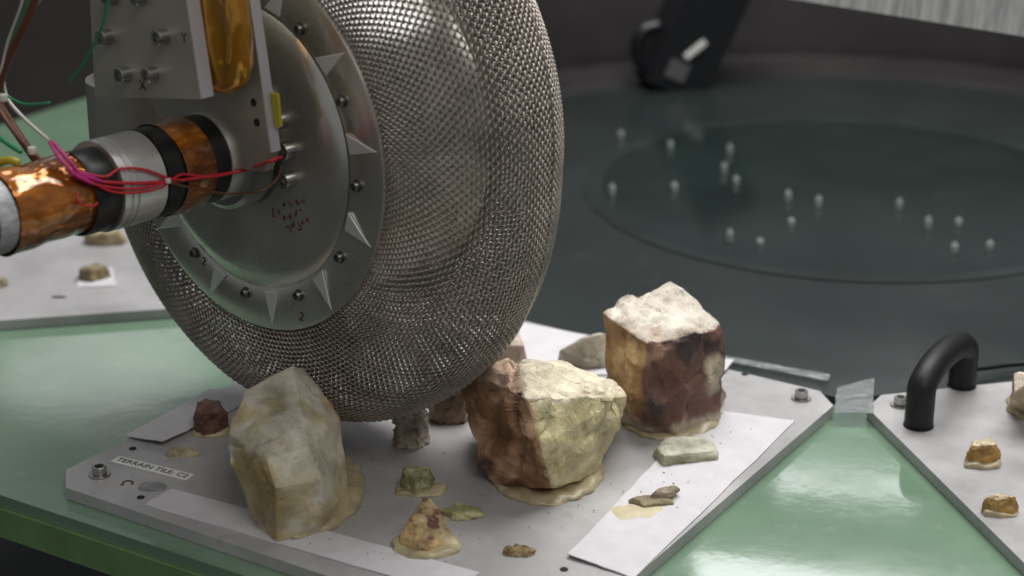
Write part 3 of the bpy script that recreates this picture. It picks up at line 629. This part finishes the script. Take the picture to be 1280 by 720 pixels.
# pyramid with glue foot
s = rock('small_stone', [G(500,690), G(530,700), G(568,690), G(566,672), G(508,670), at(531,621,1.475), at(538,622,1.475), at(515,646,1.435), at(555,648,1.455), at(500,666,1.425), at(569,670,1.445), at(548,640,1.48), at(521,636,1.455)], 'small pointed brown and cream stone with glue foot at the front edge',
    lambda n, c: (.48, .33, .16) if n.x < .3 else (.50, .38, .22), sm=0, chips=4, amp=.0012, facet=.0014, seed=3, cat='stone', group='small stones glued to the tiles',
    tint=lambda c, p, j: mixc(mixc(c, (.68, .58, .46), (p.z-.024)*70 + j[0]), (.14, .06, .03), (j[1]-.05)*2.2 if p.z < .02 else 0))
glue(s, [G(487,690), G(510,700), G(540,701), G(570,694), G(580,682), G(560,668), G(510,668), G(490,676)], .005, 4)
s = small('small_stone', lump(ell(521,612,.036,.030,7,4), .022, 5, .75), 'low translucent olive chunk behind the pointed stone', (.27, .25, .12), (.36, .33, .18), 7, RMg)
glue(s, ell(525,613,.050,.034,9,2), .004, 5)
small('small_stone', lump(ell(514,553,.042,.036,6,7), .034, 8, .92, .1), 'blocky grey brown stone standing under the tyre', (.54, .46, .38), (.56, .50, .44), 9, facet=.002)
small('small_stone', lump(ell(562,522,.046,.04,7,9), .045, 3, .85, .1), 'dark brown stone in the shadow between tyre and rust brown rock', (.30, .22, .15), (.36, .28, .20), 11, facet=.002)
s = small('small_stone', lump(ell(264,538,.034,.034,7,3), .028, 6, .8), 'dark maroon jagged stone left of the tall yellowish rock', (.14, .06, .045), (.22, .13, .10), 13, amp=.002)
glue(s, ell(264,541,.040,.030,9,2), .004, 6)
small('small_stone', lump(ell(228,569,.034,.012,8,3), .007, 6, .75), 'thin flat yellowish pebble behind the lettered label', (.46, .39, .25), None, 15, amp=.0004, facet=.0003)
small('small_stone', lump([G(815,570), G(828,584), G(896,576), G(898,566), G(880,557), G(830,558)], .011, 4, .9, .06), 'flat pale olive slab in front of the maroon faced rock', (.40, .38, .25), (.52, .50, .40), 17, cut=4, amp=.0007)
small('small_stone', lump([G(786,630), G(806,636), G(840,632), G(838,626), G(808,624)], .006, 5, .75), 'lower olive flake of the little shard pair on the paper sheet', (.32, .27, .15), None, 19, amp=.0006, facet=.0006)
o = small('small_stone', [p + Vector((0, .002, .005)) for p in lump([G(812,631), G(838,630), G(850,622), G(845,618), G(822,624)], .006, 8, .8)], 'upper pale brown flake lying on the olive shard', (.34, .27, .20), None, 21, amp=.0006, facet=.0006)
st = put('glue_stain', None or lathe([(0, .0004), (.017, .0004), (.019, 0)], 40, wob=lambda t, z: .004*math.sin(2*t+1)+.002*math.sin(5*t)), mat('stain', (.62, .54, .36), .5, noise_amt=.1, noise_scale=80)); st.location = G(795,640) + Vector((0, 0, .0012)); st.scale = (1, .9, 1); tag(st, 'flat yellowish glue stain on the paper sheet beside the shards', 'stain')
small('small_stone', [G(695,455), G(720,462), G(760,462), G(765,445), G(710,445), at(748,416,1.82), at(757,416,1.82), at(722,425,1.80), at(700,438,1.79), at(757,420,1.85), at(720,428,1.85)], 'pale wedge shaped stone lying behind the rust and maroon rocks', (.40, .36, .28), (.50, .46, .38), 23)
small('small_stone', [G(606,462), G(640,466), G(660,455), G(655,445), G(615,445), at(612,432,1.80), at(630,417,1.83), at(650,420,1.83), at(655,432,1.80), at(640,430,1.86)], 'pale pinkish stone behind the rust brown rock beside the tyre', (.40, .30, .24), (.58, .48, .40), 25)
small('small_stone', lump([G(548,640), G(570,652), G(604,648), G(600,638), G(570,634)], .006, 9, .7), 'flat yellow green flake beside the pointed stone', (.36, .34, .16), None, 27, RMg, amp=.0006)
small('small_stone', lump(ell(648,692,.026,.014,7,5), .006, 2, .7), 'tiny brown chip near the front edge of the tile', (.34, .24, .12), None, 29, amp=.0006)
# right tile
s = small('small_stone', lump(ell(1227,578,.034,.024,7,6), .022, 4, .7), 'cream and amber stone nearer the pipe handle on the right tile', (.42, .24, .07), (.66, .56, .38), 31)
glue(s, ell(1227,582,.037,.022,9,2), .005, 7, 'orangeglue' if 'orangeglue' in M else 'glue')
s = small('small_stone', lump(ell(1248,639,.031,.022,7,8), .017, 7, .75), 'smaller amber stone lowest on the right tile', (.45, .27, .08), (.66, .54, .36), 33)
glue(s, ell(1249,642,.033,.020,9,2), .005, 8)
s = small('small_stone', [G(1262,512), G(1300,525), G(1330,505), G(1300,490), at(1267,466,1.66), at(1275,464,1.66), at(1300,470,1.64), at(1320,490,1.66), at(1268,490,1.64)], 'pale upright stone cut off by the right picture edge', (.50, .40, .26), (.70, .62, .50), 35)
glue(s, [G(1255,500), G(1262,517), G(1300,532), G(1335,510), G(1300,488)], .008, 9)
# left tile
small('small_stone', lump(ell(118,348,.036,.03,7,2), .016, 3, .7), 'small brown stone on the paper square of the left tile', (.28, .21, .11), (.36, .28, .17), 37, amp=.002)
small('small_stone', lump(ell(132,303,.060,.028,8,4), .016, 3, .8), 'flat tan stone under the motor on the left tile', (.36, .28, .16), (.46, .38, .24), 39)
small('small_stone', lump(ell(0,357,.022,.018,7,4), .010, 3, .7), 'tiny tan pebble cut off by the left picture edge', (.36, .30, .20), None, 41)
small('small_stone', lump(ell(75,372,.020,.003,6,4), .002, 3, .7), 'thin dark sliver at the front of the left tile', (.14, .11, .08), None, 43, amp=.0003, facet=.0003)
# clear glue blob near the label
g = glue(None, ell(190,610,.026,.016,9,2), .004, 10, 'clear', name='clear_blob'); tag(g, 'clear dried glue blob beside the lettered label', 'glue blob')
# crumbs of stone lying on the tile
cv = []; cf = []
for i in range(150):
    cx, cy, sx_, sy_ = rw.choice(((370,650,90,40),(690,615,90,30),(840,545,80,22),(530,690,60,16),(600,600,200,60),(820,600,70,60)))
    g_ = G(rw.gauss(cx, sx_*.6), rw.gauss(cy, sy_*.6)); l_ = inv @ g_
    if not (-.25 < l_.x < .25 and -1.19 < l_.y < -.68): continue
    r_ = rw.uniform(.0005, .0014); b_ = len(cv); g_.z = .0013
    for q in ((1,0,0),(-.5,.8,0),(-.6,-.8,0),(.1,.1,1)): cv.append(g_ + Vector(q)*r_*rw.uniform(.7, 1.3))
    cf += [(b_,b_+1,b_+3),(b_+1,b_+2,b_+3),(b_+2,b_,b_+3),(b_,b_+2,b_+1)]
o = put('stone_crumbs', mesh('stone_crumbs', cv, cf), mat('crumb', (.40, .30, .18), .8, noise_amt=.4, noise_scale=30)); o['kind'] = 'stuff'; tag(o, 'tiny tan stone crumbs scattered round the rocks on the tile', 'crumbs')

# ---------------------------------------------------------------- black pipe handle on the right tile
f0, f1 = G(1148,532), G(1202,482); hgt = .088
ph_ = thing('pipe_handle', 'black foam covered pipe handle bent over the right tile', 'handle', ((f0.x+f1.x)/2, (f0.y+f1.y)/2, 0))
d = (f1 - f0)/2; pts = [(-d.x, -d.y, 0), (-d.x, -d.y, .024)]
pts += [(-d.x*math.cos(t), -d.y*math.cos(t), .036 + (.020)*math.sin(t)) for t in np.linspace(.15, math.pi-.15, 9)] + [(d.x, d.y, .024), (d.x, d.y, .0)]
put('pipe', tube(catmull(pts, 6), .0140, 24), M['pipe'], ph_)
put('pipe_end', lathe([(.0, .002), (.0147, .002), (.0149, 0)], 24), M['pipe'], ph_).location = (-d.x, -d.y, 0)
put('pipe_end', lathe([(.0, .002), (.0147, .002), (.0149, 0)], 24), M['pipe'], ph_).location = (d.x, d.y, 0)
c0 = G(1214,468); wire('black_cable', [c0 + Vector((0,0,.006)), G(1240,464)+Vector((0,0,.005)), G(1262,460)+Vector((0,0,.004)), G(1300,457)+Vector((0,0,.004))], .0028, 'pipe', 'thin black cable leaving the pipe handle to the right', 'cable', None)
# silvery clear corner piece between the tiles
g = flat_sheet('clear_film', [G(1043,518), G(1092,518), G(1092,474), G(1046,486)], 'crumpled clear film between the tile corners at the narrow end of the green wedge', 'film', M['clear'], th=.0006, z=.001, n=12, bumpy=.0005)
g = flat_sheet('clear_film', [G(905,452), G(1035,478), G(1037,470), G(905,446)], 'narrow clear film strip along the back edge of the tile', 'film', M['clear'], th=.0006, z=.0008, n=12, bumpy=.0018)

# ---------------------------------------------------------------- background objects
b0 = at(1015, -2, 2.15); b1 = at(1290, 42, 2.05)
bm = bmesh.new(); Lb = (b1-b0).length; box(bm, -.25, Lb+.3, -.02, .02, 0, .072); me = from_bm('beam', bm, bevel=.002)
o = put('steel_beam', me, M['galv']); o.location = b0; dv = b1-b0; o.rotation_euler = (0, -math.atan2(dv.z, math.hypot(dv.x, dv.y)), math.atan2(dv.y, dv.x)); tag(o, 'bright galvanised steel beam crossing the top right corner', 'beam')
dc = at(865, 40, 3.0)
de = thing('black_device', 'blurred black device with a grey panel leaning at the back of the table', 'device', dc)
bm = bmesh.new(); box(bm, -.05, .05, -.05, .05, -.095, .16); me = from_bm('body', bm, bevel=.014, seg=3); o = put('body', me, M['darkplastic'], de); o.rotation_euler = (0, R(24), R(10))
bm = bmesh.new(); box(bm, -.030, .004, -.054, -.049, -.075, -.045); me = from_bm('panel', bm, bevel=.001); o = put('panel', me, M['greyplastic'], de); o.rotation_euler = (0, R(24), R(10))
put('handle', tube(catmull([(-.055, -.02, .015), (-.085, -.03, .005), (-.088, -.03, -.035), (-.06, -.02, -.07)], 6), .011, 10), M['darkplastic'], de)
bm = bmesh.new(); box(bm, -.004, .004, -.056, -.05, -.03, .01); me = from_bm('strip', bm, bevel=.001); o = put('light_strip', me, M['label'], de); o.rotation_euler = (0, R(52), R(10)); o.location = (.0, 0, -.01)
bm = bmesh.new(); box(bm, -.03, .03, -.02, .02, 0, .05); me = from_bm('redbox', bm, bevel=.004); o = put('red_box', me, M['w_red']); o.location = at(985, 4, 3.5); o.location.z -= .0; tag(o, 'blurred small red box at the top edge of the picture', 'box')
